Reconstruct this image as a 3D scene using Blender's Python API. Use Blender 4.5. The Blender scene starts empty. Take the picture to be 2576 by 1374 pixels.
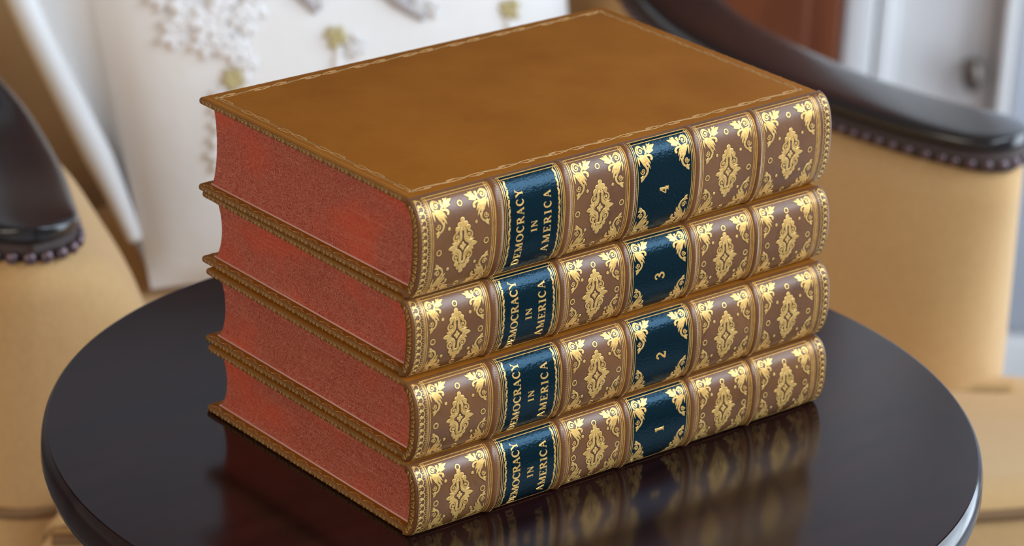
import bpy, bmesh, math, random
from mathutils import Vector, Matrix
PI = math.pi
rnd = random.Random(4)
sc = bpy.context.scene
COL = sc.collection

# ------------------------------------------------------------------ camera
W_PX = 2576.0
cd = bpy.data.cameras.new('camera'); cam = bpy.data.objects.new('camera', cd); COL.objects.link(cam)
cam_loc = Vector((-0.70548, -0.85203, 0.57218))
r_ = Vector((0.75831096, -0.65031057, 0.04539444))
u_ = Vector((0.21997677, 0.32081606, 0.92124225))
f_ = Vector((0.61365684, 0.68860237, -0.38633155))
cam.matrix_world = Matrix(((r_.x, u_.x, -f_.x, cam_loc.x), (r_.y, u_.y, -f_.y, cam_loc.y),
                           (r_.z, u_.z, -f_.z, cam_loc.z), (0, 0, 0, 1)))
cd.sensor_width = 36.0
cd.lens = 36.0 * 7803.68 / W_PX
cd.clip_start = 0.05
cd.dof.use_dof = True
cd.dof.focus_distance = 1.255
cd.dof.aperture_fstop = cd.lens / 1000.0 / 0.0105
sc.camera = cam
# ------------------------------------------------------------------ world, lights, exposure
sc.view_settings.view_transform = 'Standard'
sc.view_settings.look = 'None'
sc.view_settings.gamma = 1.0
sc.view_settings.use_curve_mapping = False
sc.view_settings.exposure = 0.0
wd = bpy.data.worlds.new('room_light'); sc.world = wd; wd.use_nodes = True
bg = wd.node_tree.nodes['Background']
bg.inputs[0].default_value = (1.0, 0.90, 0.80, 1); bg.inputs[1].default_value = 0.24

RH = Vector((0.749, -0.663, 0)); WD = Vector((0.663, 0.749, 0))      # room axes: to the right, towards the back wall
CG = Vector((-0.705, -0.852, 0))
FLOOR = -0.65
def room(a, b, z): return CG + RH * a + WD * b + Vector((0, 0, z))
def area(name, loc, to, sx, sy, power, col):
    l = bpy.data.lights.new(name, 'AREA'); l.shape = 'RECTANGLE'; l.size = sx; l.size_y = sy; l.energy = power; l.color = col
    o = bpy.data.objects.new(name, l); COL.objects.link(o); o.location = loc
    d = (to - loc).normalized()
    o.rotation_euler = d.to_track_quat('-Z', 'Y').to_euler()
    return o
WIN_A = 1.22
# tall window near the back wall, and a second one with a high sill beside it
WINS = [(1.50, 2.45, -.60, 1.50), (-.90, 1.35, .46, 1.60)]
for k, (b0, b1, z0, z1) in enumerate(WINS):
    area('window_daylight', room(WIN_A + .03, (b0 + b1) / 2, (z0 + z1) / 2), room(0, (b0 + b1) / 2, (z0 + z1) / 2), b1 - b0, z1 - z0, (16.0, 25.0)[k] * (b1 - b0) * (z1 - z0), (0.72, 0.86, 1.0))
# added fill light, soft and warm, unseen behind the camera on the left
area('added_fill_light', room(-1.35, -.25, .75), room(0, 1.45, -.05), 1.5, 1.3, 20, (1.0, .88, .76))

# ------------------------------------------------------------------ materials
def mat(name, col, rough=.5, metal=0, **kw):
    m = bpy.data.materials.new(name); m.use_nodes = True
    b = m.node_tree.nodes['Principled BSDF']
    b.inputs['Base Color'].default_value = (*col, 1); b.inputs['Roughness'].default_value = rough
    b.inputs['Metallic'].default_value = metal
    for k, v in kw.items(): b.inputs[k.replace('_', ' ')].default_value = v
    return m
def N(m, t, **kw):
    n = m.node_tree.nodes.new(t)
    for k, v in kw.items(): setattr(n, k, v)
    return n
def L(m, a, b): m.node_tree.links.new(a, b)
def bsdf(m): return m.node_tree.nodes['Principled BSDF']
def noise(m, scale, detail=4, rough=.55, vscale=(1, 1, 1), dist=0, kind='Noise'):
    tc = N(m, 'ShaderNodeTexCoord'); mp = N(m, 'ShaderNodeMapping'); mp.inputs['Scale'].default_value = vscale
    oi = N(m, 'ShaderNodeObjectInfo');     # each piece is cut from another part of the hide
    mv = N(m, 'ShaderNodeVectorMath', operation='MULTIPLY_ADD')
    L(m, oi.outputs['Location'], mv.inputs[0]); mv.inputs[1].default_value = (3, 5, 17); L(m, tc.outputs['Object'], mv.inputs[2])
    L(m, mv.outputs[0], mp.inputs['Vector'])
    if kind == 'Noise':
        n = N(m, 'ShaderNodeTexNoise'); n.inputs['Scale'].default_value = scale; n.inputs['Detail'].default_value = detail
        n.inputs['Roughness'].default_value = rough; n.inputs['Distortion'].default_value = dist
        L(m, mp.outputs[0], n.inputs['Vector']); return n.outputs['Fac']
    n = N(m, 'ShaderNodeTexVoronoi'); n.inputs['Scale'].default_value = scale
    L(m, mp.outputs[0], n.inputs['Vector']); return n.outputs['Distance']
def ramp(m, fac, stops):
    r = N(m, 'ShaderNodeValToRGB'); e = r.color_ramp.elements
    while len(e) < len(stops): e.new(.5)
    for i, (p, c) in enumerate(stops): e[i].position = p; e[i].color = (*c, 1)
    L(m, fac, r.inputs[0]); return r.outputs[0]
def mixc(m, a, b, fac, mode='MIX'):
    x = N(m, 'ShaderNodeMix', data_type='RGBA', blend_type=mode)
    if isinstance(fac, (int, float)): x.inputs[0].default_value = fac
    else: L(m, fac, x.inputs[0])
    for s, v in ((6, a), (7, b)):
        if isinstance(v, tuple): x.inputs[s].default_value = (*v, 1)
        else: L(m, v, x.inputs[s])
    return x.outputs[2]
def bump(m, fac, strength, dist=.0005, prev=None):
    b = N(m, 'ShaderNodeBump'); b.inputs['Strength'].default_value = strength; b.inputs['Distance'].default_value = dist
    L(m, fac, b.inputs['Height'])
    if prev: L(m, prev, b.inputs['Normal'])
    L(m, b.outputs[0], bsdf(m).inputs['Normal']); return b.outputs[0]
def setc(m, c): L(m, c, bsdf(m).inputs['Base Color'])

def leather(name, c1, c2, rough, coat, spec, stain=.6):
    m = mat(name, c1, rough, Coat_Weight=coat, Coat_Roughness=.28, Specular_IOR_Level=spec)
    a = noise(m, 28, 5, .6)
    c = ramp(m, a, [(.3, c1), (.7, c2)])
    s = noise(m, 120, 6, .7, dist=1.5)
    dark = tuple(x * .35 for x in c1)
    c = mixc(m, c, dark, ramp(m, s, [(.58, (0, 0, 0)), (.74, (stain, stain, stain))]))
    setc(m, c)
    bump(m, noise(m, 900, 4, .6), .18, .0004)
    return m
M_cover = leather('calf_cover', (.245, .080, .009), (.305, .106, .013), .55, .02, .05, .22)
M_spine = leather('calf_spine', (.125, .046, .015), (.20, .080, .025), .33, .30, .40)
M_cap = leather('calf_edge', (.16, .068, .014), (.22, .095, .022), .40, .1, .35)
M_burn = mat('burnished_calf', (.060, .022, .008), .4)
M_gold = mat('gilt', (.80, .50, .13), .34, .50)
_g = noise(M_gold, 500, 3); setc(M_gold, ramp(M_gold, _g, [(.3, (.68, .37, .095)), (.65, (.95, .58, .18))]))
bump(M_gold, noise(M_gold, 1500, 2), .25, .0003)
M_tool = mat('gold_tooling_line', (.58, .34, .13), .36, .45)
bump(M_tool, noise(M_tool, 1500, 2), .3, .0003)
M_label = mat('teal_morocco', (.0012, .010, .014), .20, Specular_IOR_Level=.46, Specular_Tint=(.26, .58, .88, 1))
_w = noise(M_label, 1000, 2, .5, vscale=(.7, 1, 1), dist=.3)
bump(M_label, _w, .38, .0004)
M_page = mat('red_page_edge', (.3, .06, .04), .62, Specular_IOR_Level=.35)
_a = noise(M_page, 650, 5, .7, dist=3.0); _b = noise(M_page, 22, 3, .5, vscale=(1, 1, 1.6)); _c = noise(M_page, 30, 4, .6, vscale=(.6, .6, 90))
_col = ramp(M_page, _a, [(.40, (.24, .026, .015)), (.50, (.37, .080, .044)), (.62, (.49, .165, .105))])
_col = mixc(M_page, _col, (.58, .065, .018), ramp(M_page, _b, [(.48, (0, 0, 0)), (.68, (.48, .48, .48))]))
_col = mixc(M_page, _col, (.54, .23, .155), ramp(M_page, _c, [(.60, (0, 0, 0)), (.68, (.55, .55, .55))]))
setc(M_page, _col); bump(M_page, _c, .35, .0004, bump(M_page, _a, .35, .0005))
M_endp = mat('pink_endpaper', (.60, .33, .28), .6)
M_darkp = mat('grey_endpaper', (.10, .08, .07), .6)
M_table = mat('espresso_lacquer', (.010, .0035, .0032), .16, Specular_IOR_Level=.46)
_t = noise(M_table, 10, 4, .6, vscale=(1, 6, 1)); setc(M_table, ramp(M_table, _t, [(.35, (.007, .0025, .0025)), (.7, (.022, .0055, .0050))]))
M_fab = mat('beige_upholstery', (.50, .33, .17), .8, Sheen_Weight=.25, Sheen_Roughness=.5)
_f = noise(M_fab, 700, 2, .5, vscale=(1, 1, .35)); _f2 = noise(M_fab, 7, 3)
setc(M_fab, mixc(M_fab, ramp(M_fab, _f, [(.3, (.56, .335, .135)), (.7, (.63, .385, .16))]), ramp(M_fab, _f2, [(.3, (.92, .88, .84)), (.7, (1, 1, 1))]), 1.0, 'MULTIPLY'))
bump(M_fab, _f, .15, .0006)
M_seam = mat('brown_piping', (.22, .115, .045), .75)
M_wood = mat('ebonised_wood', (.012, .009, .009), .24, Coat_Weight=.5, Coat_Roughness=.14)
M_nail = mat('purple_bronze_nail', (.16, .11, .125), .35, .8)
M_gimp = mat('dark_gimp_braid', (.045, .025, .020), .7)
M_white = mat('white_linen', (.73, .69, .66), .85, Sheen_Weight=.2)
bump(M_white, noise(M_white, 35, 4, .6), .35, .004, bump(M_white, noise(M_white, 900, 2), .3, .0006))
M_hem = mat('white_satin_hem', (.76, .75, .75), .55, Sheen_Weight=.2)
M_yarn = mat('white_embroidery', (.82, .79, .78), .8)
bump(M_yarn, noise(M_yarn, 400, 3), .8, .002)
M_yel = mat('straw_embroidery', (.52, .43, .22), .8)
M_grey = mat('grey_embroidery', (.42, .38, .38), .8)
M_wall = mat('painted_wall', (.56, .58, .64), .6)
M_door = mat('white_gloss_paint', (.74, .72, .71), .4)
M_red = mat('mahogany', (.21, .045, .014), .5, Specular_IOR_Level=.2)
_r = noise(M_red, 14, 4, .6, vscale=(3, 3, .25)); setc(M_red, ramp(M_red, _r, [(.3, (.075, .016, .005)), (.7, (.19, .050, .013))]))
M_metal = mat('dull_knob_metal', (.16, .13, .11), .35, .8)
M_floor = mat('pale_stone_floor', (.5, .5, .52), .35)
_q = noise(M_floor, 5, 4, .6, vscale=(1, 8, 1)); setc(M_floor, ramp(M_floor, _q, [(.3, (.42, .43, .46)), (.7, (.52, .52, .54))]))

# ------------------------------------------------------------------ object helpers
def mesh_obj(name, verts, faces, mats, parent=None, fm=None, smooth=None, scale=1.0):
    me = bpy.data.meshes.new(name)
    me.from_pydata([tuple(c * scale for c in v) for v in verts], [], faces)
    if not isinstance(mats, (list, tuple)): mats = [mats]
    for m in mats: me.materials.append(m)
    if fm: me.polygons.foreach_set('material_index', fm)
    if smooth is not None:
        if smooth is True: smooth = [True] * len(faces)
        me.polygons.foreach_set('use_smooth', smooth)
    me.update()
    o = bpy.data.objects.new(name, me); COL.objects.link(o)
    if parent: o.parent = parent
    return o
def thing(name, label, cat, loc=(0, 0, 0), rz=0, group=None):
    o = bpy.data.objects.new(name, None); COL.objects.link(o); o.empty_display_size = .05
    o.location = loc; o.rotation_euler = (0, 0, rz); o['label'] = label; o['category'] = cat
    if group: o['group'] = group
    return o
class MB:
    """collects verts and faces with a material index and a smooth flag"""
    def __init__(s): s.v = []; s.f = []; s.m = []; s.s = []
    def add(s, vs, fs, mi=0, sm=False):
        n = len(s.v); s.v += [tuple(v) for v in vs]
        for f in fs: s.f.append(tuple(i + n for i in f)); s.m.append(mi); s.s.append(sm)
    def rbox(s, x0, x1, y0, y1, z0, z1, r=1.0, seg=3, mi=0):
        bm = bmesh.new(); bmesh.ops.create_cube(bm, size=1)
        for v in bm.verts: v.co = Vector(((x0 + x1) / 2 + v.co.x * (x1 - x0), (y0 + y1) / 2 + v.co.y * (y1 - y0), (z0 + z1) / 2 + v.co.z * (z1 - z0)))
        if r: bmesh.ops.bevel(bm, geom=bm.edges[:], offset=r, segments=seg, profile=.5, affect='EDGES')
        bm.verts.index_update()
        s.add([v.co[:] for v in bm.verts], [[v.index for v in f.verts] for f in bm.faces], mi, True); bm.free()
    def grid(s, P, nu, nv, mi=0, sm=True, flip=False, wrapu=False):
        vs = [P(i / (nu if wrapu else nu), j / nv) for i in range(nu if wrapu else nu + 1) for j in range(nv + 1)]
        fs = []
        for i in range(nu):
            for j in range(nv):
                a = i * (nv + 1) + j; b = ((i + 1) % nu if wrapu else i + 1) * (nv + 1) + j
                q = (a, b, b + 1, a + 1); fs.append(q[::-1] if flip else q)
        s.add(vs, fs, mi, sm)
    def tube(s, pts, rad, n=10, mi=0, cap=True, squash=1.0):
        pts = [Vector(p) for p in pts]; vs = []; fs = []
        for i, p in enumerate(pts):
            t = (pts[min(i + 1, len(pts) - 1)] - pts[max(i - 1, 0)]).normalized()
            a = t.cross(Vector((0, 0, 1)));
            if a.length < 1e-4: a = Vector((1, 0, 0))
            a.normalize(); b = a.cross(t)
            r = rad(i / (len(pts) - 1)) if callable(rad) else rad
            for k in range(n):
                an = 2 * PI * k / n; vs.append(p + a * math.cos(an) * r + b * math.sin(an) * r * squash)
        for i in range(len(pts) - 1):
            for k in range(n):
                k2 = (k + 1) % n; fs.append((i * n + k, i * n + k2, (i + 1) * n + k2, (i + 1) * n + k))
        if cap: fs.append(tuple(range(n))[::-1]); fs.append(tuple((len(pts) - 1) * n + k for k in range(n)))
        s.add(vs, fs, mi, True)
    def lathe(s, prof, n=96, mi=0, c=(0, 0)):
        vs = [(c[0] + r * math.cos(2 * PI * k / n), c[1] + r * math.sin(2 * PI * k / n), z) for r, z in prof for k in range(n)]
        fs = [(i * n + k, i * n + (k + 1) % n, (i + 1) * n + (k + 1) % n, (i + 1) * n + k) for i in range(len(prof) - 1) for k in range(n)]
        s.add(vs, fs, mi, True)
        s.add([vs[k] for k in range(n)], [tuple(range(n))[::-1]], mi, False)
        s.add([vs[(len(prof) - 1) * n + k] for k in range(n)], [tuple(range(n))], mi, False)
    def blob(s, c, ax, mi=0, nu=10, nv=7):
        """ellipsoid with the three half-axis vectors ax"""
        c = Vector(c); vs = []; fs = []
        for j in range(nv + 1):
            th = PI * j / nv
            for i in range(nu):
                ph = 2 * PI * i / nu
                vs.append(c + ax[0] * math.sin(th) * math.cos(ph) + ax[1] * math.sin(th) * math.sin(ph) + ax[2] * math.cos(th))
        for j in range(nv):
            for i in range(nu):
                i2 = (i + 1) % nu; fs.append((j * nu + i, (j + 1) * nu + i, (j + 1) * nu + i2, j * nu + i2))
        s.add(vs, fs, mi, True)
    def obj(s, name, mats, parent=None, scale=1.0):
        return mesh_obj(name, s.v, s.f, mats, parent, s.m, s.s, scale)

def catmull(pts, n=6, closed=False):
    P = [Vector((p[0], p[1], p[2] if len(p) > 2 else 0)) for p in pts]; out = []; m = len(P)
    rng = m if closed else m - 1
    for i in range(rng):
        g = (lambda k: P[k % m]) if closed else (lambda k: P[max(0, min(m - 1, k))])
        a, b, c, d = g(i - 1), g(i), g(i + 1), g(i + 2)
        for k in range(n):
            t = k / n
            out.append(.5 * ((2 * b) + (c - a) * t + (2 * a - 5 * b + 4 * c - d) * t * t + (3 * b - a - 3 * c + d) * t ** 3))
    if not closed: out.append(P[-1])
    return out

# ------------------------------------------------------------------ gold tooling drawn as low relief (millimetres)
class Tool:
    def __init__(s, mb, M, mi): s.mb = mb; s.M = M; s.mi = mi; s.T = lambda x, y: (x, y); s.h = .085; s.halo = None; s.hw = .3
    def at(s, x0, y0, sx=1, sy=1, k=1.0, rot=0):
        c, d = math.cos(rot), math.sin(rot)
        def T(x, y):
            x *= k * sx; y *= k * sy
            return (x0 + c * x - d * y, y0 + d * x + c * y)
        s.T = T; return s
    def ribbon(s, pts, w, closed=False, smooth=4):
        if smooth and len(pts) > 2: pts = [(p.x, p.y) for p in catmull(pts, smooth, closed)]
        pts = [s.T(*p[:2]) for p in pts]
        n = len(pts); vs = []; fs = []
        k = abs(Vector(s.T(1, 0)).to_2d().length) if False else (Vector(s.T(1, 0)) - Vector(s.T(0, 0))).length
        for i, p in enumerate(pts):
            a = pts[(i - 1) % n] if closed else pts[max(i - 1, 0)]; b = pts[(i + 1) % n] if closed else pts[min(i + 1, n - 1)]
            dx, dy = b[0] - a[0], b[1] - a[1]; l = math.hypot(dx, dy) or 1; nx, ny = -dy / l, dx / l
            t = i / (n - 1); ww = (w(t) if callable(w) else w) * k / 2
            for q, h in ((-1, -.03), (-.72, s.h), (.72, s.h), (1, -.03)):
                vs.append(s.M(p[0] + nx * ww * q, p[1] + ny * ww * q, h))
        for i in range(n if closed else n - 1):
            j = (i + 1) % n
            for q in range(3): fs.append((i * 4 + q, i * 4 + q + 1, j * 4 + q + 1, j * 4 + q))
        s.mb.add(vs, fs, s.mi, False)
        if s.halo is not None:                  # leather darkened by the hot tool beside the gold
            vs = []; fs = []
            for i, p in enumerate(pts):
                a = pts[(i - 1) % n] if closed else pts[max(i - 1, 0)]; b = pts[(i + 1) % n] if closed else pts[min(i + 1, n - 1)]
                dx, dy = b[0] - a[0], b[1] - a[1]; l = math.hypot(dx, dy) or 1; nx, ny = -dy / l, dx / l
                ww = (w(i / (n - 1)) if callable(w) else w) * k / 2 + s.hw
                for q in (-1, 1): vs.append(s.M(p[0] + nx * ww * q, p[1] + ny * ww * q, .022))
            for i in range(n if closed else n - 1): j = (i + 1) % n; fs.append((i * 2, i * 2 + 1, j * 2 + 1, j * 2))
            s.mb.add(vs, fs, s.halo, False)
    def disc(s, x, y, r, n=10):
        vs = [s.M(*s.T(x, y), s.h * 1.05)]
        for rr, h in ((.80, s.h), (1, -.03)):
            for k in range(n): vs.append(s.M(*s.T(x + r * rr * math.cos(2 * PI * k / n), y + r * rr * math.sin(2 * PI * k / n)), h))
        fs = [(0, 1 + k, 1 + (k + 1) % n) for k in range(n)] + [(1 + k, 1 + n + k, 1 + n + (k + 1) % n, 1 + (k + 1) % n) for k in range(n)]
        s.mb.add(vs, fs, s.mi, False)
        if s.halo is not None:
            c = s.T(x, y); q = (Vector(s.T(x + r, y)) - Vector(c)).length + s.hw
            s.mb.add([s.M(c[0] + q * math.cos(2 * PI * k / n), c[1] + q * math.sin(2 * PI * k / n), .024) for k in range(n)], [tuple(range(n))], s.halo, False)
    def ring(s, x, y, r, w, n=14, ry=None):
        ry = ry or r
        s.ribbon([(x + r * math.cos(2 * PI * k / n), y + ry * math.sin(2 * PI * k / n)) for k in range(n)], w, True, 0)
    def leaf(s, a, b, w, bend=0, tip=.0):
        dx, dy = b[0] - a[0], b[1] - a[1]; m = ((a[0] + b[0]) / 2 - dy * bend, (a[1] + b[1]) / 2 + dx * bend)
        pts = [((1 - t) ** 2 * a[0] + 2 * t * (1 - t) * m[0] + t * t * b[0], (1 - t) ** 2 * a[1] + 2 * t * (1 - t) * m[1] + t * t * b[1]) for t in [i / 8 for i in range(9)]]
        s.ribbon(pts, lambda t: w * .92 * max(.12, math.sin(PI * min(1, .12 + .88 * t ** .8)) ** .7) if t < .98 else .05 + tip, smooth=0)
    def spiral(s, cx, cy, r, turns, a0, d, w0, w1=.5, stem=None):
        n = int(turns * 12); pts = list(stem or [])
        for i in range(n + 1):
            t = i / n; rr = r * (1 - .82 * t); a = a0 + d * 2 * PI * turns * t
            pts.append((cx + rr * math.cos(a), cy + rr * math.sin(a)))
        s.ribbon(pts, lambda t: w0 + (w1 - w0) * t, smooth=0 if not stem else 2)
        s.disc(cx, cy, r * .27, 8)

def medallion(t):
    for qy in (1, -1):
        for qx in (1, -1):
            f = lambda x, y: (x * qx, y * qy)
            # arch side sweeping out into the side leaf
            t.ribbon([f(.05, 7.1), f(.85, 6.7), f(1.15, 5.6), f(1.05, 4.0), f(1.5, 2.5), f(2.9, 1.4), f(4.6, .9)], lambda u: 1.35 + .5 * u)
            t.spiral(3.15 * qx, 4.1 * qy, 1.75, 1.5, PI * (.5 if qy > 0 else 1.5) + .3 * qx * qy, -qx * qy, .78, .5)
            t.ribbon([f(1.9, 2.5), f(2.7, 2.15), f(3.9, 2.4), f(4.7, 3.3), f(4.8, 4.3), f(4.3, 5.3), f(3.3, 5.75)], lambda u: .35 + .35 * math.sin(PI * u))
            t.disc(*f(2.75, 7.2), 1.25, 12); t.disc(*f(1.6, 8.9), 1.2, 12); t.disc(*f(3.0, 6.3), .8)
            t.leaf(f(3.2, .6), f(5.6, 2.25), 1.7, .12 * qx * qy)
        t.disc(0, 10.7 * qy, 1.25, 12); t.ribbon([(0, 10.3 * qy), (0, 9.3 * qy), (0, 8.4 * qy), (0, 7.6 * qy)], lambda u: 2.0 + 3.0 * u)
    for qx in (1, -1):
        t.leaf((2.9 * qx, 0), (7.4 * qx, 0), 3.0); t.ribbon([(4.0 * qx, 1.2), (4.3 * qx, 0), (4.0 * qx, -1.2)], 1.6)
    for k in range(4):
        t.disc(.9 * math.cos(PI / 2 * k), 1.1 * math.sin(PI / 2 * k), .78, 8)
    t.disc(0, 0, .45, 8)
def corner(t):
    # x away from the side lines, y away from the end lines
    t.spiral(3.4, 3.3, 1.9, 1.45, -.2, -1, .8, .5)
    t.ribbon([(4.6, 1.9), (3.2, 1.1), (1.7, 1.7), (1.1, 3.3), (1.7, 5.0), (3.3, 5.9), (5.2, 5.6)], lambda u: .5 + .45 * math.sin(PI * u))
    t.ribbon([(5.4, 5.5), (6.5, 4.3), (6.3, 2.9), (6.6, 1.5)], lambda u: 1.0 + .7 * u)
    t.leaf((7.0, 4.6), (12.5, 1.8), 2.3, -.06); t.leaf((7.4, 4.0), (10.3, .9), 2.0, -.03); t.leaf((7.3, 4.9), (11.0, 4.3), 1.8, -.12)
    t.disc(8.6, 1.5, .75, 8); t.disc(10.7, 2.2, .7, 8); t.disc(10.2, 4.1, .6, 8)
    t.ribbon([(3.3, 5.9), (5.4, 6.0), (7.4, 5.9), (8.9, 6.7), (8.9, 7.8)], lambda u: .7 + .9 * u); t.disc(8.8, 7.8, .8, 8)
    t.leaf((2.1, 5.5), (8.0, 9.9), 2.2, -.24); t.leaf((2.1, 6.2), (7.6, 12.2), 2.2, -.20)
    t.leaf((1.9, 6.2), (6.0, 13.6), 1.7, -.13); t.leaf((1.6, 6.0), (3.9, 10.4), 1.2, -.10); t.leaf((1.1, 5.6), (1.5, 10.2), 1.2, .05)
    t.spiral(3.0, 12.4, 1.45, 1.4, PI, -1, .65, .42)
    t.ribbon([(5.9, 11.0), (5.7, 13.0), (4.6, 14.6), (2.9, 15.3), (1.3, 14.9)], lambda u: 1.5 - .8 * u)
    t.leaf((3.4, 14.4), (1.7, 17.2), 2.2)
GLY = {
 'I': (.42, [([(.21, 0), (.21, 1)], .2)], [(.03, .39, 0), (.03, .39, 1)]),
 'D': (.86, [([(.2, 0), (.2, 1)], .19), ([(.2, .04), (.45, .04), (.68, .2), (.76, .5), (.68, .8), (.45, .96), (.2, .96)], 'o')], [(.03, .4, 0), (.03, .4, 1)]),
 'E': (.72, [([(.2, 0), (.2, 1)], .19), ([(.2, .96), (.66, .96)], .08), ([(.2, .5), (.52, .5)], .08), ([(.2, .04), (.68, .04)], .08), ([(.66, 1), (.66, .78)], .08), ([(.69, 0), (.69, .24)], .08), ([(.5, .38), (.5, .62)], .07)], [(.03, .3, 0), (.03, .3, 1)]),
 'M': (1.05, [([(.17, 0), (.17, 1)], .08), ([(.15, 1), (.52, .06)], .19), ([(.52, .06), (.86, 1)], .08), ([(.87, 0), (.87, 1)], .19)], [(.03, .3, 0), (.7, 1.03, 0), (.03, .25, 1), (.8, 1.03, 1)]),
 'O': (.9, [([(.45, .03), (.18, .2), (.1, .5), (.18, .8), (.45, .97), (.72, .8), (.8, .5), (.72, .2)], 'O')], []),
 'C': (.8, [([(.72, .2), (.6, .07), (.42, .03), (.2, .18), (.11, .5), (.2, .82), (.42, .97), (.6, .93), (.71, .8)], 'o'), ([(.71, .97), (.71, .7)], .07)], []),
 'R': (.86, [([(.2, 0), (.2, 1)], .19), ([(.2, .96), (.45, .96), (.62, .86), (.64, .72), (.58, .57), (.4, .5), (.2, .5)], 'o'), ([(.42, .5), (.78, .02)], .19)], [(.03, .38, 0), (.03, .3, 1), (.68, .88, 0)]),
 'A': (.88, [([(.43, 1), (.14, 0)], .08), ([(.43, 1), (.74, 0)], .19), ([(.24, .36), (.62, .36)], .08)], [(.02, .28, 0), (.58, .88, 0)]),
 'Y': (.86, [([(.14, 1), (.44, .48)], .19), ([(.74, 1), (.44, .48)], .08), ([(.44, .5), (.44, 0)], .19)], [(.02, .3, 1), (.6, .86, 1), (.26, .62, 0)]),
 'N': (.92, [([(.17, 0), (.17, 1)], .08), ([(.14, 1), (.78, .02)], .2), ([(.78, 0), (.78, 1)], .08)], [(.03, .32, 0), (.03, .25, 1), (.64, .92, 1)]),
 '1': (.5, [([(.27, 0), (.27, 1)], .2), ([(.08, .82), (.27, .98)], .12)], [(.06, .48, 0)]),
 '2': (.7, [([(.12, .76), (.2, .93), (.38, .98), (.56, .86), (.56, .66), (.38, .42), (.12, .08)], .15), ([(.1, .07), (.62, .07)], .17), ([(.62, .02), (.64, .26)], .08)], []),
 '3': (.68, [([(.1, .8), (.22, .95), (.4, .97), (.54, .84), (.5, .64), (.28, .53)], .14), ([(.28, .53), (.52, .44), (.58, .24), (.44, .05), (.22, .03), (.08, .18)], .16)], []),
 '4': (.76, [([(.5, 0), (.5, 1)], .2), ([(.5, 1), (.06, .3)], .1), ([(.04, .29), (.72, .29)], .12)], [(.3, .7, 0)])}
def text(t, s, size, gap=.2, bold=1.0):
    """letters start at x=0 on the baseline y=0 of the current frame"""
    x = 0
    for ch in s:
        adv, strokes, ser = GLY[ch]
        for pts, w in strokes:
            P = [((x + a) * size, b * size) for a, b in pts]
            if w == 'o': t.ribbon(P, lambda u: size * bold * (.07 + .13 * math.sin(PI * u)), smooth=3)
            elif w == 'O':
                n = 20; c = (x + .45) * size
                t.ribbon([(c + .36 * size * math.cos(2 * PI * k / n), (.5 + .47 * math.sin(2 * PI * k / n)) * size) for k in range(n)], lambda u: size * bold * (.08 + .12 * abs(math.cos(2 * PI * u))), True, 0)
            else: t.ribbon(P, w * size * bold, smooth=3 if len(P) > 2 else 0)
        for a, b, y in ser: t.ribbon([((x + a) * size, (.03 if y == 0 else .97) * size), ((x + b) * size, (.03 if y == 0 else .97) * size)], .07 * size * bold, smooth=0)
        x += adv + gap
    return (x - gap) * size
def textlen(s, gap=.2): return sum(GLY[c][0] for c in s) + gap * (len(s) - 1)

def roll(t, length, period, flip=1):
    """scrolling stem with loops and leaves along x"""
    n = max(1, round(length / period)); p = length / n
    for k in range(n):
        x0 = k * p
        X = lambda a, b: (x0 + a * p, b * flip)
        t.ribbon([X(0, 0), X(.10, .75), X(.22, .95), X(.38, .55), X(.52, -.25), X(.68, -.75), X(.84, -.75), X(1, 0)], lambda u: .46)
        t.leaf(X(.30, .9), X(.70, -.35), .85, .04); t.leaf(X(.34, .2), X(.74, -.95), .35, .02)
        t.ribbon([X(1.0, .05), X(.90, .85), X(.80, 1.35), X(.70, 1.25), X(.66, .75), X(.72, .35), X(.79, .55)], lambda u: .55 - .18 * u)
        t.ribbon([X(.04, .1), X(.10, -.75), X(.20, -1.25), X(.30, -1.05), X(.33, -.55), X(.26, -.25), X(.20, -.5)], lambda u: .52 - .18 * u)
        t.leaf(X(.10, -.5), X(.17, -.9), .5); t.leaf(X(.90, .5), X(.84, .95), .5)
        t.disc(*X(0, 0), .42, 6); t.disc(*X(.03, .75), .25, 6); t.disc(*X(.96, -.8), .25, 6)
def edge_roll(t, length):
    n = round(length / 8.2); p = length / n
    for k in range(n):
        x = k * p
        t.spiral(x + 2.0, -.1, .95, 1.3, PI * .6, 1, .36, .28); t.spiral(x + 4.2, .05, .85, 1.3, PI * .4, -1, .36, .28)
        t.ribbon([(x + 5.6, 1.1), (x + 6.3, .2), (x + 6.9, -1.2)], .40); t.ribbon([(x + 7.6, 1.0), (x + 6.9, .3), (x + 6.6, -.2)], .25)
        t.ribbon([(x + .9, .9), (x + 3.1, 1.2), (x + 5.0, .95)], .2)
def turnin_roll(t, length):
    n = round(length / 9.0); p = length / n
    for k in range(n):
        x = k * p
        t.leaf((x + .5, -.8), (x + 5.2, .8), .7, -.12); t.leaf((x + 3, .9), (x + 7.5, .2), .45, .1)
        t.ribbon([(x + 4.5, -.9), (x + 6.2, -.2), (x + 8.2, -.9)], .3)

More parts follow.
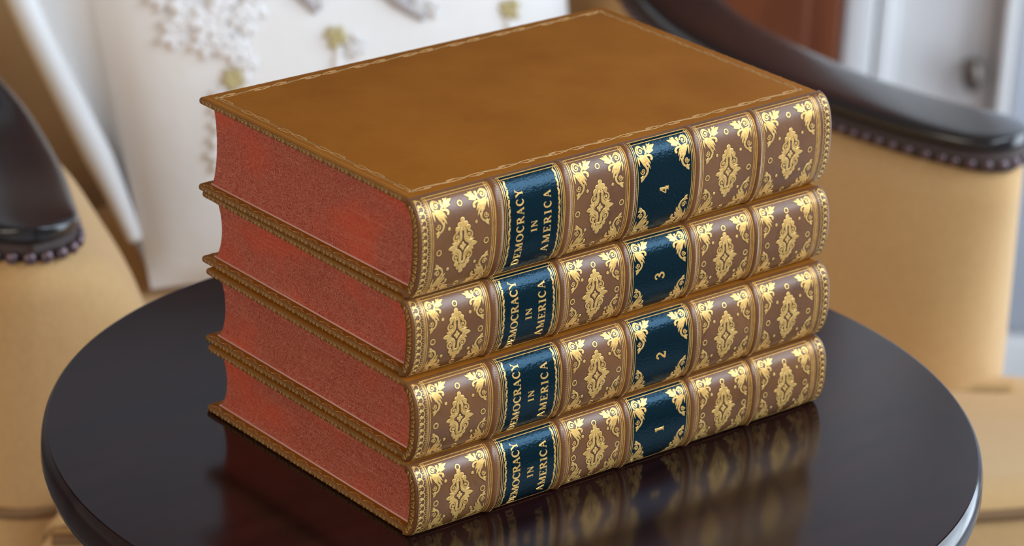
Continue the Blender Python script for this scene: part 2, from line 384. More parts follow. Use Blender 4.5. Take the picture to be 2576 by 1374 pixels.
# ------------------------------------------------------------------ a volume of the set
HL, WB = 225.0, 138.0            # spine length and board width in mm
BANDS = [(36.7, 41.5), (72.6, 76.8), (107.4, 111.4), (144.1, 148.2), (180.0, 183.8)]
PANELS = [(5.0, 36.2), (42.0, 72.2), (77.2, 107.0), (111.8, 143.6), (148.6, 179.6), (184.3, 217.2)]
def book(num, T, B, loc, rz, label):
    root = thing('leather_book', label, 'book', loc, rz, 'set of four gilt leather volumes stacked on the table')
    nexp = 2.35
    def prof(s, bulge=B, half=T / 2):
        c = max(-1, min(1, s)); return (-bulge * (1 - abs(c) ** nexp) ** (1 / nexp), c * half + T / 2)
    # arc length table from the top hinge to the bottom hinge
    tab = []; acc = 0; last = None; K = 400
    for i in range(K + 1):
        a = PI / 2 - PI * i / K; s = math.copysign(abs(math.sin(a)) ** (2 / nexp), math.sin(a)); y = -B * abs(math.cos(a)) ** (2 / nexp); z = s * T / 2 + T / 2
        if last: acc += math.hypot(y - last[0], z - last[1])
        tab.append((acc, y, z)); last = (y, z)
    S = acc
    def arc(v):
        v = max(0, min(S, v)); lo, hi = 0, K
        while hi - lo > 1:
            m = (lo + hi) // 2
            if tab[m][0] <= v: lo = m
            else: hi = m
        a, b = tab[lo], tab[hi]; q = (v - a[0]) / (b[0] - a[0] or 1)
        y, z = a[1] + (b[1] - a[1]) * q, a[2] + (b[2] - a[2]) * q
        l, r = tab[max(lo - 3, 0)], tab[min(hi + 3, K)]; dy, dz = r[1] - l[1], r[2] - l[2]; n = math.hypot(dy, dz)
        return y, z, dz / n, -dy / n            # outward normal (dz,-dy)/n : at mid spine dz<0 so y component is negative
    def MS(u, v, h):
        y, z, ny, nz = arc(v); return (u, y + ny * h, z + nz * h)
    # ---- boards
    TB = 3.0
    def board(name, z0, z1, top):
        mb = MB(); mb.rbox(0, HL, -.6, WB, z0, z1, 1.35, 4)
        zs = z1 if top else z0; sg = 1 if top else -1
        t = Tool(mb, lambda u, v, h: (u, v, zs + sg * h), 1); t.h = .05
        if top and num == 4:
            t.at(6.5, 5.2); roll(t, HL - 13, 25.5)
            t.at(6.5, WB - 5.5); roll(t, HL - 13, 25.5, -1)
            t.at(6.0, 6.5, rot=PI / 2); roll(t, WB - 13, 25.0, -1)
            t.at(HL - 6.0, 6.5, rot=PI / 2); roll(t, WB - 13, 25.0, 1)
            for cx, cy in ((6.2, 5.4), (6.2, WB - 5.6), (HL - 6.2, 5.4), (HL - 6.2, WB - 5.6)):
                t.at(cx, cy)
                for k in range(6):
                    a = PI / 3 * k + .3; t.leaf((.4 * math.cos(a), .4 * math.sin(a)), (2.1 * math.cos(a), 2.1 * math.sin(a)), .8)
            t.at(0, 0); t.ribbon([(2.6, 3), (2.6, WB - 3)], .2, smooth=0)
        # tooling rolled along the near, far and fore edges of the board
        zm = (z0 + z1) / 2
        t = Tool(mb, lambda u, v, h: (-h, u, zm + v * .86), 1); t.h = .05; t.at(3, 0); edge_roll(t, WB - 5)
        t = Tool(mb, lambda u, v, h: (HL + h, u, zm + v * .86), 1); t.h = .05; t.at(3, 0); edge_roll(t, WB - 5)
        t = Tool(mb, lambda u, v, h: (u, WB + h, zm + v * .86), 1); t.h = .05; t.at(3, 0); edge_roll(t, HL - 5)
        # turn-ins on the inner side
        zi = z0 if top else z1; si = -1 if top else 1
        t = Tool(mb, lambda u, v, h: (1.7 + v * .8, u, zi + si * h), 1); t.h = .05; t.at(2, 0); turnin_roll(t, WB - 4)
        t = Tool(mb, lambda u, v, h: (u, WB - 1.8 + v * .8, zi + si * h), 1); t.h = .05; t.at(4, 0); turnin_roll(t, HL - 8)
        mb.m = [2 if (a == 0 and all(mb.v[i][0] < .9 or mb.v[i][0] > HL - .9 or mb.v[i][1] > WB - .9 for i in f)) else a for a, f in zip(mb.m, mb.f)]
        return mb.obj(name, [M_cover, M_tool, M_cap], root, .001)
    board('front_board', T - TB, T, True); board('back_board', 0, TB, False)
    # ---- page block
    mb = MB(); n = 20; half = (T - 2 * TB) / 2; zc = T / 2
    sec = []
    for i in range(n + 1):
        s = 1 - 2 * i / n; sec.append((-(B - 4.2) * (1 - abs(s) ** 2.6) ** .5 - .0, zc + s * half))
    for i in range(n + 1):
        s = -1 + 2 * i / n; sec.append((WB - 4.9 - (3.0 if num == 4 else 4.6) * (1 - s * s) ** .8, zc + s * half))
    def pv(x, k): return (x, sec[k][0], sec[k][1])
    m = len(sec); X0, X1 = 4.1, HL - 4.1; st = [(X0, k) for k in range(m)]
    nx = 2; vs = [pv(x, k) for x in (X0, X1) for k in range(m)]
    fs = [(k, (k + 1) % m, m + (k + 1) % m, m + k) for k in range(m)]
    mb.add(vs, fs, 0, True)
    # near and far faces, a shallow swelling towards the boards like cut pages under a rounded spine
    for x, sg in ((X0, 1), (X1, -1)):
        cols = 14; vv = []
        for i in range(n + 1):
            a = sec[i]; b = sec[2 * n + 1 - i]; s = 1 - 2 * i / n
            for c in range(cols + 1):
                q = c / cols; xo = sg * .9 * (1 - s * s) if 0 < i < n and 0 < c < cols else 0
                vv.append((x + xo, a[0] + (b[0] - a[0]) * q, a[1]))
        ff = []
        for i in range(n):
            for c in range(cols):
                a = i * (cols + 1) + c; q = (a, a + 1, a + cols + 2, a + cols + 1); ff.append(q if sg < 0 else q[::-1])
        mb.add(vv, ff, 0, True)
    mb.obj('page_block', [M_page], root, .001)
    mb = MB(); mb.rbox(X0 - .5, X1 + .5, -2, WB - 4.4, TB, TB + .55, .15, 1); mb.obj('endpaper', [M_endp], root, .001)['label'] = 'pink endpaper under the pages'
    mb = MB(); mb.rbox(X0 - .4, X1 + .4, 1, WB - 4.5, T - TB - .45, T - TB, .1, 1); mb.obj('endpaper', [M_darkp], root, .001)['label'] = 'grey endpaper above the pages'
    # ---- spine with its raised gilt tooling
    mb = MB(); XS = [(-.6, 1.5), (-.75, .8), (-.5, .25), (0, 0), (1.0, 0)] + [(HL * i / 24, 0) for i in range(1, 24)] + [(HL - 1, 0), (HL, 0), (HL + .5, .25), (HL + .75, .8), (HL + .6, 1.5)]
    nv = 48; vs = []; fs = []
    def inner(v):
        s = 1 - 2 * v; return (-(B - 4.6) * (1 - abs(s) ** 2.6) ** .5 + .3, T / 2 + s * (T / 2 - TB - .02))
    for x, ins in XS:
        for j in range(nv + 1): vs.append(MS(x, S * j / nv, -ins * math.sin(PI * j / nv) ** .3 if 0 < j < nv else 0))
    for i in range(len(XS) - 1):
        for j in range(nv): a = i * (nv + 1) + j; fs.append((a, a + 1, a + nv + 2, a + nv + 1))
    mb.add(vs, fs, 0, True)
    for x, off in ((-.6, 0), (HL + .6, (len(XS) - 1) * (nv + 1))):           # end caps
        vv = [vs[off + j] for j in range(nv + 1)] + [(x, *inner(j / nv)) for j in range(nv + 1)] + [(x + (6 if x < 1 else -6), *inner(j / nv)) for j in range(nv + 1)]
        ff = []
        for j in range(nv):
            for q in (0, nv + 1):
                a = q + j; f = (a, a + nv + 1, a + nv + 2, a + 1); ff.append(f if x < 1 else f[::-1])
        mb.add(vv, ff, 1, True)
    t = Tool(mb, MS, 2)
    t.halo = 3; t.hw = .25
    e = 3.0; cs = .92 if S > 46 else .80
    ml = lambda: None
    # head and tail rolls
    for x0, d in ((1.2, 1), (HL - 1.4, -1)):
        k = 0; v = 3.0; st_ = 2.75
        while v < S - 3:
            t.at(0, 0); t.ribbon([(x0, v), (x0 + d * 1.5, v + .35), (x0 + d * 1.9, v + st_ / 2), (x0 + d * 1.5, v + st_ - .35), (x0, v + st_)], .5)
            t.disc(x0 + d * .15, v, .85, 7); t.disc(x0 - d * .4, v + st_ * .4, .42, 6); v += st_
        v = 3.0
        while v < S - 2.5:
            if d > 0 or True: t.disc(x0 + d * 2.7, v, .27, 6)
            v += 1.05
        t.ribbon([(x0 + d * 3.3, 2.5), (x0 + d * 3.3, S / 2), (x0 + d * 3.3, S - 2.5)], .28, smooth=14)
        t.ribbon([(x0 - d * .95, 2.5), (x0 - d * .95, S / 2), (x0 - d * .95, S - 2.5)], .22, smooth=14)
    t.halo = None
    for x in (219.3, 220.0): t.at(0, 0); t.ribbon([(x - 1.6, e), (x - 1.6, S / 2), (x - 1.6, S - e)], .3, smooth=14)
    def frame(t, u0, u1):
        t.at(0, 0)
        for k in (0, 1.5):
            for v in (2.3 + k, S - 2.3 - k): t.ribbon([(u0 - .3, v), (u1 + .3, v)], .36 if k else .42, smooth=0)
        for x in (u0, u0 + .85, u1 - .85, u1): t.ribbon([(x, 2.2), (x, S / 2), (x, S - 2.2)], .34, smooth=16)
    def corners(t, u0, u1):
        for x, sx in ((u0 + .9, 1), (u1 - .9, -1)):
            for y, sy in ((3.9, 1), (S - 3.9, -1)): t.at(x, y, sx, sy, cs); corner(t)
    for i, (u0, u1) in enumerate(PANELS):
        if i in (1, 3): continue
        t.halo = None; frame(t, u0, u1); t.halo = 3; t.hw = .22; corners(t, u0, u1)
        uc = (u0 + u1) / 2; k = 1.0 if S > 46 else .94
        t.at(uc, S / 2 + .5, 1, -1, k); medallion(t)
        t.at(uc, S / 2 + .5, 1, -1, 1)
        for sx in (-1, 1):
            t.ring(11.9 * sx, -.3, 1.1, .62)
            for sy in (-1, 1): t.disc(6.8 * sx, 8.4 * sy * k, .8)
        for sy in (-1, 1): t.ring(0, sy * (S / 2 - 7.8), 1.05, .6)
        t.halo = None
    # tooling on the head and tail caps
    for sg, x in ((-1, -.75), (1, HL + .75)):
        def MC(u, v, h, x=x, sg=sg):
            y, z, ny, nz = arc(u); iy, iz = inner(u / S); q = .5 + v / 4.6
            return (x + sg * (h + .12), y + (iy - y) * q, z + (iz - z) * q)
        t.M = MC; t.at(0, 0); v = 2.0
        while v < S - 5:
            t.spiral(v + 1.0, 0, .9, 1.2, 1, 1, .36, .25); t.ribbon([(v + 2.4, -1.2), (v + 3.0, 0), (v + 3.9, 1.2)], .34); t.leaf((v + 2.9, -1.1), (v + 4.4, .2), .45); v += 4.4
    mb.obj('spine', [M_spine, M_cap, M_gold, M_burn], root, .001)
    # ---- raised bands
    for u0, u1 in BANDS:
        mb = MB(); nu, nvv = 10, 44
        def PB(a, b):
            h = 1.25 * math.sin(PI * a) ** .75 * min(1, 8 * b * (1 - b) + .25) - .06
            return MS(u0 + (u1 - u0) * a, 1.2 + (S - 2.4) * b, h)
        mb.grid(PB, nu, nvv, 0, True)
        def MB_(u, v, h):
            a = (u - u0) / (u1 - u0); b = (v - 1.2) / (S - 2.4); return MS(u, v, 1.25 * math.sin(PI * max(0, min(1, a))) ** .75 * min(1, 8 * b * (1 - b) + .25) - .06 + h)
        t = Tool(mb, MB_, 1); t.h = .06
        v = 3.2
        while v < S - 3.2: t.disc(u0 + (u1 - u0) * .55, v, .2, 5); v += .95
        for x in (u0 + .3, u1 - .3): t.ribbon([(x, 2.5), (x, S / 2), (x, S - 2.5)], .36, smooth=16)
        mb.obj('raised_band', [M_spine, M_gold], root, .001)
    # ---- labels
    def patch(name, u0, u1, draw):
        mb = MB(); H = .22
        mb.grid(lambda a, b: MS(u0 + (u1 - u0) * a, 2.6 + (S - 5.2) * b, H), 6, 44, 0, True)
        for x in (u0, u1): mb.grid(lambda a, b: MS(x, 2.6 + (S - 5.2) * b, H * a - .05 * (1 - a)), 1, 44, 0, False, flip=x == u1)
        MH = lambda u, v, h: MS(u, v, h + H)
        t = Tool(mb, MH, 1); draw(t)
        return mb.obj(name, [M_label, M_gold], root, .001), MH
    def draw_title(t):
        u0, u1 = PANELS[1]; frame(t, u0, u1)
        for x, d in ((u0 + 2.1, 1), (u1 - 2.1, -1)):
            v = 4.2; k = 0
            while v < S - 5:
                t.at(x, v, d, 1); t.ribbon([(-.35, 0), (.45, 1.2), (-.1, 2.6), (-.35, 3.8)], lambda u: .35); t.leaf((.55, .4), (-.45, 2.9), 1.0, .1); t.leaf((-.1, 2.2), (.5, 3.9), .6, 0); v += 3.8
    lab, MH = patch('title_label', PANELS[1][0] - .2, PANELS[1][1] + .2, draw_title)
    mb = MB(); t = Tool(mb, MH, 0); t.h = .16
    for s, uc, size, ln in (('DEMOCRACY', 49.7, 3.7, min(33.0, S * .73)), ('IN', 57.0, 3.1, None), ('AMERICA', 63.9, 3.7, min(26.5, S * .585))):
        gap = .2 if ln is None else (ln / size - textlen(s, 0)) / (len(s) - 1)
        l = textlen(s, gap) * size
        # letters stand with their heads towards the near end and read upwards
        t.T = (lambda uc, size, l: (lambda x, y: (uc + size / 2 - y, S / 2 + l / 2 - x + .4)))(uc, size, l)
        text(t, s, size, gap, 1.12)
    mb.obj('lettering', [M_gold], lab, .001)
    lab, MH = patch('volume_label', PANELS[3][0] - .2, PANELS[3][1] + .2, lambda t: (frame(t, *PANELS[3]), corners(t, *PANELS[3])))
    mb = MB(); t = Tool(mb, MH, 0); t.h = .16; size = 4.9; l = textlen(str(num)) * size; uc = 127.2
    t.T = lambda x, y: (uc + size / 2 - y, S / 2 + l / 2 - x + .3)
    text(t, str(num), size, .2, 1.25); mb.obj('numeral', [M_gold], lab, .001)
    return root

Z = [0, .03087, .06457, .09709, .13836]
book(1, 30.87, 8.6, (-.00645, -.01093, Z[0]), -.01786, 'bottom book of the stack, gilt spine with the numeral 1, lying on the dark table')
book(2, 33.65, 9.0, (-.00518, -.00719, Z[1]), -.01943, 'second gilt leather book from the bottom, numeral 2 on its dark spine label')
book(3, 32.47, 8.8, (-.00312, -.00109, Z[2]), -.02007, 'third gilt leather book from the bottom, numeral 3 on its dark spine label')
book(4, 41.22, 9.6, (-.0015, 0, Z[3]), 0, 'thickest and topmost book of the stack, numeral 4 on spine, plain tan cover facing up')

# ------------------------------------------------------------------ round side table
tb = thing('side_table', 'round side table with a glossy near-black top under the stack of books', 'table', (.10035, .04646, FLOOR))
TR = .1987; h0 = -FLOOR
mb = MB(); mb.lathe([(TR - .014, h0 - .0195), (TR - .002, h0 - .019), (TR + .0015, h0 - .0165), (TR + .0028, h0 - .012), (TR + .0026, h0 - .006), (TR + .0018, h0 - .0024), (TR + .0012, h0 - .0012), (TR + .0004, h0 - .0002)], 160)
mb.lathe([(TR + .0004, h0 - .0002), (TR - .0002, h0)], 160)
mb.s = [q and len(f) == 4 for q, f in zip(mb.s, mb.f)]
mb.obj('tabletop', [M_table], tb)
mb = MB(); mb.lathe([(.030, .03), (.026, .06), (.018, .14), (.022, .30), (.030, .36), (.020, .42), (.018, .56), (.035, .60), (.07, h0 - .0200)], 40); mb.obj('pedestal', [M_table], tb)
mb = MB(); mb.lathe([(.15, 0), (.152, .008), (.145, .018), (.05, .032), (.03, .036)], 80); mb.obj('base', [M_table], tb)

# ------------------------------------------------------------------ tub armchair
ch = thing('armchair', 'tub armchair in beige cloth with black wooden arm rail and nail trim, behind the table', 'armchair', (.36, .45, FLOOR))
ch_o = Vector((.36, .45, FLOOR))
path = [(.662, .236, -.0435), (.656, .262, -.0435), (.646, .30, -.044), (.643, .37, -.046), (.646, .45, -.044), (.655, .515, -.038), (.678, .60, -.018), (.664, .71, .022),
        (.570, .81, .070), (.43, .855, .090), (.285, .83, .075), (.196, .755, .040), (.166, .665, .0), (.170, .60, -.035), (.150, .53, -.046), (.118, .462, -.047), (.109, .441, -.047)]
cp = [p - ch_o for p in catmull(path, 8)]
npt = len(cp)
def frames(pts):
    out = []
    for i, p in enumerate(pts):
        t = pts[min(i + 1, len(pts) - 1)] - pts[max(i - 1, 0)]; t.z = 0; t.normalize()
        out.append((p, t, Vector((-t.y, t.x, 0))))          # left of travel is the inside of the U
    return out
FR = frames(cp)
arcs = [0]
for i in range(1, npt): arcs.append(arcs[-1] + (cp[i] - cp[i - 1]).length)
AL = arcs[-1]
def endf(s, r):
    d = min(s, AL - s)
    return 1.0 if d >= r else math.sqrt(max(0, 1 - ((r - d) / r) ** 2))
# rail
mb = MB(); vs = []; ns = 20; hw = .0285
extra = []
for i in range(npt):
    extra.append((arcs[i], FR[i]))
def lerp_frame(s):
    s = max(0, min(AL, s)); k = 0
    while k < npt - 2 and arcs[k + 1] < s: k += 1
    q = (s - arcs[k]) / (arcs[k + 1] - arcs[k]); p = cp[k].lerp(cp[k + 1], q)
    t = FR[k][1].lerp(FR[k + 1][1], q).normalized(); return p, t, Vector((-t.y, t.x, 0))
SS = [0, .0008, .002, .004, .007, .011, .016, .022, .03] ; SS = SS + [.03 + (AL - .06) * i / 110 for i in range(1, 110)] + [AL - s for s in SS[::-1]]
def sweep(mb, secf, mi=0, n=20):
    vs = []; fs = []
    for s in SS:
        p, t, nrm = lerp_frame(s)
        for a, z in secf(s): vs.append(p + nrm * a + Vector((0, 0, z)))
    m = len(vs) // len(SS)
    for i in range(len(SS) - 1):
        for k in range(m): k2 = (k + 1) % m; fs.append((i * m + k, i * m + k2, (i + 1) * m + k2, (i + 1) * m + k))
    fs.append(tuple(range(m))[::-1]); fs.append(tuple((len(SS) - 1) * m + k for k in range(m)))
    mb.add(vs, fs, mi, True)
def rail_sec(s):
    e = endf(s, .03); w = hw * max(e, .02); h = .0058 * (.6 + .4 * e); out = []
    for k in range(24):
        a = 2 * PI * k / 24; ca, sa = math.cos(a), math.sin(a)
        out.append((w * math.copysign(abs(ca) ** .55, ca), -h + h * math.copysign(abs(sa) ** .6, sa)))
    return out
sweep(mb, rail_sec); mb.obj('arm_rail', [M_wood], ch)
def gimp_sec(s):
    e = endf(s + .002, .03); w = (hw - .001) * max(e, .03)
    return [(w, -.0105), (w + .0015 * e, -.015), (w, -.0215), (-w, -.0215), (-w - .0015 * e, -.015), (-w, -.0105)]
mb = MB(); sweep(mb, gimp_sec); mb.obj('gimp_trim', [M_gimp], ch)
# upholstered shell under the rail
def shell_sec(s):
    e = endf(s, .036); out = []
    H = .345; prof = []
    for k in range(15):
        q = k / 14; z = -.020 - H * q
        fl = max(0, min(1, (s - AL + .30) / .14)); inn = .026 + .016 * math.sin(PI * min(1, q * 1.15)) ** .8 + .040 * fl * min(1, q * 5) ** .6 * (1 - .25 * q); prof.append((inn, z))
    for k in range(15):
        q = 1 - k / 14; z = -.020 - H * q; prof.append((-.026 - .012 * math.sin(PI * q), z))
    return [(a * max(e, .03), z) for a, z in prof]
mb = MB(); sweep(mb, shell_sec); mb.obj('upholstered_shell', [M_fab], ch)
mb = MB(); pp = []
for i in range(26):
    s_ = AL - .16 + .16 * i / 25; p, t, nrm = lerp_frame(s_); e = max(endf(s_, .036), .03); pr = shell_sec(s_)
    pp.append(p + nrm * (pr[6][0] + .001) + Vector((0, 0, pr[6][1])))
for i in range(12):
    s_ = AL - .10 * (i / 11) ** 2; p, t, nrm = lerp_frame(s_); pr = shell_sec(s_)
    pp.append(p + nrm * (pr[23][0] - .001) + Vector((0, 0, pr[23][1])))
mb.tube(pp, .0035, 8); mb.obj('piping', [M_seam], ch)
# nails: front of the left arm, inner side of both arms
nail_v = MB(); nail_v.blob((0, 0, 0), (Vector((.0038, 0, 0)), Vector((0, .0026, 0)), Vector((0, 0, .0038))))
nail_me = None
def nail(s, side, dz, k=1.0):
    global nail_me
    e = endf(s, .03); p, t, nrm = lerp_frame(s)
    pos = p + nrm * side * ((hw + .0005) * e) + Vector((0, 0, dz))
    dirn = nrm * side if e > .98 else (nrm * side * e + (-t if s < AL / 2 else t) * (1 - e * e) ** .5).normalized()
    if nail_me is None:
        o = nail_v.obj('nail_head', [M_nail], ch); nail_me = o.data
    else: o = bpy.data.objects.new('nail_head', nail_me); COL.objects.link(o); o.parent = ch
    o.location = pos; o.rotation_euler = dirn.to_track_quat('Y', 'Z').to_euler(); o.scale = (k, k, k)
# right arm (s from 0), inner side is +normal ; left arm ends at AL
def around(end, n, start_side, step, dz, k=1.0, shift=0):
    """walk round the arm end from one side to the other at even spacing"""
    for i in range(n):
        d = -.028 + step * i + shift            # arc coordinate round the nose, negative = other side
        if d < 0: s = max(0, .03 * (1 - math.sin(min(1, -d / .042 + .0) * PI / 2)) if False else 0)
        yield d
def nose_nails(left, n_side, dz, k, shift):
    R = hw; step = .0092; total = PI * R; m = int(total / step)
    for i in range(m + 1):
        a = (i * step + shift) / total * PI            # angle 0 = inner side, PI = outer side
        if a > PI: break
        x = math.cos(a); y = math.sin(a); s = .03 - .03 * y; s = max(s, .0002); s = AL - s if left else s
        p, t, nrm = lerp_frame(s); base, t2, n2 = lerp_frame(AL - .03 if left else .03)
        out = (t2 if left else -t2)
        pos = base + n2 * (R + .001) * x + out * (.031 * y) + Vector((0, 0, dz)); pos.z = p.z + dz
        d = (n2 * x + out * y).normalized(); put(pos, d, k)
    for i in range(1, n_side):
        s = .03 + i * step - shift; s = AL - s if left else s
        p, t, nrm = lerp_frame(s); put(p + nrm * (hw + .001) + Vector((0, 0, dz)), nrm, k)
def put(pos, d, k):
    global nail_me
    if nail_me is None: o = nail_v.obj('nail_head', [M_nail], ch); nail_me = o.data
    else: o = bpy.data.objects.new('nail_head', nail_me); COL.objects.link(o); o.parent = ch
    o.location = pos; o.rotation_euler = d.to_track_quat('Y', 'Z').to_euler(); o.scale = (k, k, k)
nose_nails(True, 14, -.0170, .95, 0); nose_nails(False, 32, -.0170, .80, 0)
# seat cushion and base : outline in world xy
def pillow_slab(mb, outline, z0, z1, r, mi=0, dome=.0):
    pts = [Vector((p[0], p[1], 0)) for p in catmull(outline, 6, True)]; c = sum(pts, Vector()) / len(pts); n = len(pts)
    rings = [(r, z0), (r * .35, z0 + r * .3), (0, z0 + r), (0, z1 - r), (r * .35, z1 - r * .3), (r, z1), (r * 2.2, z1 + dome * .3)]
    vs = []; fs = []
    for ins, z in rings:
        for i, p in enumerate(pts):
            t = (pts[(i + 1) % n] - pts[i - 1]).normalized(); nr = Vector((-t.y, t.x, 0))
            if nr.dot(c - p) < 0: nr = -nr
            q = p + nr * ins; vs.append((q.x - ch_o.x, q.y - ch_o.y, z - ch_o.z))
    for j in range(len(rings) - 1):
        for i in range(n): i2 = (i + 1) % n; fs.append((j * n + i, j * n + i2, (j + 1) * n + i2, (j + 1) * n + i))
    k = len(vs); vs.append((c.x - ch_o.x, c.y - ch_o.y, z1 + dome - ch_o.z)); b = (len(rings) - 1) * n
    for i in range(n): fs.append((b + i, b + (i + 1) % n, k))
    fs.append(tuple(range(n))[::-1])
    mb.add(vs, fs, mi, True)
seat_out = [(.094, .404), (.20, .335), (.36, .228), (.50, .142), (.60, .098), (.685, .105), (.706, .165), (.690, .225), (.655, .262), (.612, .32), (.604, .40), (.605, .50), (.615, .58), (.60, .68), (.52, .76), (.43, .79), (.32, .76), (.25, .69), (.225, .60), (.195, .52), (.155, .445), (.12, .415)]
mb = MB(); pillow_slab(mb, seat_out, -.31, -.2, .016, 0, -.008); mb.obj('seat_cushion', [M_fab], ch)
base_out = [(.105, .41), (.20, .347), (.36, .240), (.50, .154), (.60, .112), (.675, .12), (.694, .17), (.68, .23), (.70, .40), (.70, .60), (.68, .74), (.58, .84), (.43, .88), (.28, .84), (.19, .74), (.14, .60), (.10, .48)]
mb = MB(); pillow_slab(mb, base_out, -.50, -.312, .010); mb.obj('seat_base', [M_fab], ch)
pts = catmull(seat_out[:9], 6); 
for nm, z, ins in (('piping', -.211, .0), ('piping', -.299, .0)):
    mb = MB(); mb.tube([(p.x - ch_o.x, p.y - ch_o.y, z - ch_o.z) for p in pts], .0035, 8); o = mb.obj(nm, [M_seam], ch)
for x, y in ((.15, .45), (.63, .16), (.64, .70), (.25, .77)):
    mb = MB(); mb.tube([(x - ch_o.x, y - ch_o.y, .155), (x - ch_o.x, y - ch_o.y, .07), (x - ch_o.x, y - ch_o.y, 0)], lambda t: .024 - .010 * t, 12); mb.obj('leg', [M_wood], ch)

# ------------------------------------------------------------------ white embroidered cushion
BL, BR, TRc, TLc = Vector((.3103, .6254, -.1960)), Vector((.5900, .5300, -.1880)), Vector((.6180, .6080, .0236)), Vector((.3181, .7235, .0322))
cu = thing('embroidered_cushion', 'square white cushion with raised white flowers leaning inside the armchair', 'cushion', tuple(BL))
nC = Vector((-.33, -.94, .40)).normalized(); side = (BR - BL).normalized(); up = nC.cross(side).normalized() * -1
if up.z < 0: up = -up
def CP(s, t): return (BL * (1 - s) * (1 - t) + BR * s * (1 - t) + TRc * s * t + TLc * (1 - s) * t) - BL
def puff(s, t): return .042 * (max(0, (1 - abs(2 * s - 1) ** 3.2) * (1 - abs(2 * t - 1) ** 3.2))) ** .62
mb = MB()
mb.grid(lambda s, t: CP(s, t) + nC * puff(s, t), 36, 36, 0, True)
mb.grid(lambda s, t: CP(s, t) - nC * puff(s, t) * .9, 36, 36, 0, True, flip=True)
mb.obj('cushion_body', [M_white], cu)
# border flange with a thick rolled hem down the left side and round the rest
hemL = [Vector((.3090, .6400, -.168)), Vector((.3020, .6600, -.130)), Vector((.2900, .6830, -.085)), Vector((.2745, .7125, -.025)), Vector((.2665, .7430, .0340))]
hc = [p - BL for p in catmull([tuple(p) for p in hemL], 8)]
mb = MB(); nh = len(hc) - 1
def FP(a, b):
    k = b * nh; i = min(int(k), nh - 1); h = hc[i].lerp(hc[i + 1], k - i); base = CP(.012, b)
    return base.lerp(h, a) - nC * (.016 * math.sin(PI * a) * min(1, 3 * b))
mb.grid(FP, 10, 30, 0, True); mb.grid(lambda a, b: FP(a, b) - nC * .003, 10, 30, 0, True, flip=True)
mb.obj('flange', [M_white], cu)
mb = MB(); mb.tube(hc, lambda t: .0045 + .0045 * min(1, t * 3), 14); mb.obj('rolled_hem', [M_hem], cu)
# raised flowers
def surf(s, t, h=0): return CP(s, t) + nC * (puff(s, t) + h)
def flower(cs, ct, r, petals, m, name='embroidered_flower', core=None, hh=.004):
    mb = MB(); c = surf(cs, ct, .001)
    for k in range(petals):
        a = 2 * PI * k / petals + rnd.random() * .5; d = side * math.cos(a) + up * math.sin(a); e = nC.cross(d)
        mb.blob(c + d * r * .55, (d * r * .55, e * r * .30, nC * hh), 0)
    mb.blob(c, (side * r * .22, up * r * .22, nC * hh * 1.3), 1 if core else 0)
    mb.obj(name, [m] + ([core] if core else []), cu)
for cs, ct, r in ((.192, .66, .013), (.158, .712, .012), (.122, .635, .010), (.230, .585, .010), (.287, .70, .012), (.235, .735, .012), (.21, .62, .010), (.262, .655, .010), (.15, .675, .011), (.225, .69, .011), (.30, .755, .012), (.12, .735, .011), (.25, .55, .008), (.175, .60, .009)):
    flower(cs, ct, r, 6, M_yarn)
for cs, ct, r in ((.188, .427, .008), (.18, .385, .008), (.172, .345, .008), (.162, .309, .008), (.19, .465, .007)): flower(cs, ct, r, 5, M_yarn)
for cs, ct in ((.442, .597), (.828, .642), (.221, .509)): flower(cs, ct, .0075, 7, M_yel, 'embroidered_bud')
def sprig(pts, m, w=.0035):
    mb = MB(); P = catmull([(a, b) for a, b in pts], 6)
    mb.tube([surf(p.x, p.y, .001) for p in P], lambda t: w * (1.1 - .5 * abs(2 * t - 1)), 8); mb.obj('embroidered_stem', [m], cu)
sprig([(.35, .77), (.374, .734), (.400, .690), (.412, .665)], M_grey, .004); sprig([(.53, .74), (.567, .70), (.60, .665), (.633, .632)], M_grey, .0045)
sprig([(.445, .575), (.438, .53), (.425, .50)], M_yarn, .003); sprig([(.825, .62), (.82, .58)], M_yarn, .003); sprig([(.24, .53), (.25, .50)], M_yarn, .003)
for cs, ct in ((.40, .72), (.42, .70), (.62, .67), (.655, .655), (.47, .56), (.485, .575)): flower(cs, ct, .006, 4, M_yarn, 'embroidered_leaf')

# ------------------------------------------------------------------ the room
def rbox_room(mb, a0, a1, b0, b1, z0, z1, r=.003, mi=0):
    n = len(mb.v); mb.rbox(a0, a1, b0, b1, z0, z1, r, 2, mi)
    for i in range(n, len(mb.v)): v = mb.v[i]; mb.v[i] = tuple(room(*v))
def struct(o): o['kind'] = 'structure'; return o
BW = 2.62
mb = MB(); rbox_room(mb, -3, 3.0, -2.5, BW + .1, FLOOR - .05, FLOOR, 0); struct(mb.obj('floor', [M_floor]))
M_upper = mat('reflection_dark_wall', (.085, .060, .062), .6)  # dark tone added to the unseen upper wall, deepens the tabletop reflection
mb = MB(); rbox_room(mb, -3, 3.0, BW, BW + .1, FLOOR, .86, 0); rbox_room(mb, -3, 3.0, BW, BW + .1, .86, 1.9, 0)
mb.m = [0 if i < 6 else 1 for i in range(len(mb.f))]; struct(mb.obj('wall_back', [M_wall, M_upper]))
mb = MB()
for a, b, z0, z1 in ((-2.5, -.90, FLOOR, 1.9), (1.35, 1.50, FLOOR, 1.9), (2.45, BW, FLOOR, 1.9), (-.90, 1.35, FLOOR, .46), (-.90, 1.35, 1.6, 1.9), (1.5, 2.45, 1.5, 1.9), (1.5, 2.45, FLOOR, -.6)):
    rbox_room(mb, WIN_A, WIN_A + .1, a, b, z0, z1, 0)
struct(mb.obj('wall_right', [M_wall]))
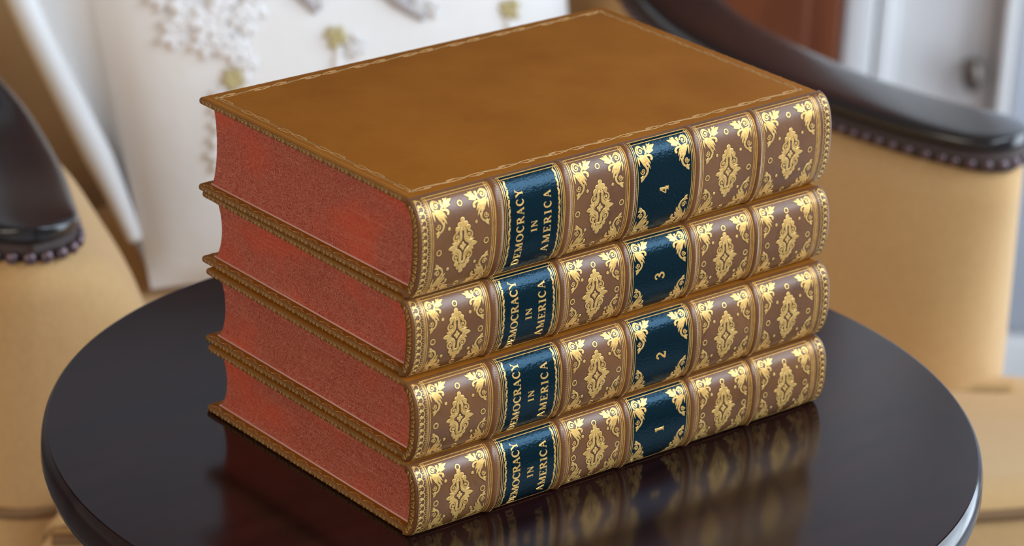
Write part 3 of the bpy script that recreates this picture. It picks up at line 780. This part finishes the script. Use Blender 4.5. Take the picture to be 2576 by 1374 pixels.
for k, (b0, b1, z0, z1) in enumerate(WINS):
    mb = MB(); bm_ = (b0 + b1) / 2
    for c0, c1, y0, y1 in ((b0, b0 + .04, z0, z1), (b1 - .04, b1, z0, z1), (b0, b1, z0, z0 + .04), (b0, b1, z1 - .04, z1), (bm_ - .015, bm_ + .015, z0, z1)):
        rbox_room(mb, WIN_A - .02, WIN_A + .0, c0, c1, y0, y1, .002)
    struct(mb.obj('window_%d' % (k + 1), [M_door]))
mb = MB(); rbox_room(mb, .36, 1.2, BW - .02, BW, FLOOR, FLOOR + .09, .003); struct(mb.obj('baseboard_back', [M_door]))
# white panelled door in the back wall, with its casing
mb = MB()
rbox_room(mb, .286, .313, BW - .045, BW, FLOOR, .70); rbox_room(mb, .318, .328, BW - .035, BW, FLOOR, .70)
rbox_room(mb, .328, .336, BW - .022, BW, FLOOR, .70, .002); rbox_room(mb, .425, .436, BW - .045, BW, FLOOR, .70); rbox_room(mb, .416, .4205, BW - .02, BW, FLOOR, .70, .001)
rbox_room(mb, .313, .425, BW - .012, BW, FLOOR, .70, .001)
dr = struct(mb.obj('door_1', [M_door]))
mb = MB(); c = room(.403, BW - .04, -.30); mb.blob(c, (RH * .010, WD * .012, Vector((0, 0, .016)))); mb.tube([c, room(.403, BW - .01, -.30)], .006, 10); kb = mb.obj('door_knob', [M_metal], dr)
kb['label'] = 'dull metal door knob'
mb = MB(); rbox_room(mb, .4365, .446, BW - .012, BW, FLOOR, .70, .001); struct(mb.obj('trim_1', [mat('taupe_trim', (.33, .29, .27), .5)]))
# mahogany cabinet standing before the wall
cb = thing('mahogany_cabinet', 'reddish brown wooden cabinet behind the armchair, left of the white door', 'cabinet', tuple(room(0, 2.45, FLOOR)))
co = room(0, 2.45, FLOOR)
def cab(name, a0, a1, b0, b1, z0, z1, m, r=.004):
    mb = MB(); rbox_room(mb, a0, a1, b0, b1, z0, z1, r)
    mb.v = [(v[0] - co.x, v[1] - co.y, v[2] - co.z) for v in mb.v]; return mb.obj(name, [m], cb)
cab('body', -.42, .255, 2.32, 2.60, FLOOR + .06, .42, M_red); cab('top_board', -.44, .275, 2.30, 2.61, .42, .445, M_red); cab('plinth', -.40, .235, 2.34, 2.59, FLOOR, FLOOR + .06, M_red)
for a0, a1 in ((-.395, -.095), (-.075, .228)):
    cab('door', a0, a1, 2.302, 2.32, FLOOR + .10, .39, M_red)
    mb = MB(); c = room(-.115 if a0 < -.2 else -.055, 2.29, -.1) - co; mb.blob(c, (RH * .01, WD * .01, Vector((0, 0, .01)))); mb.obj('knob', [M_metal], cb)
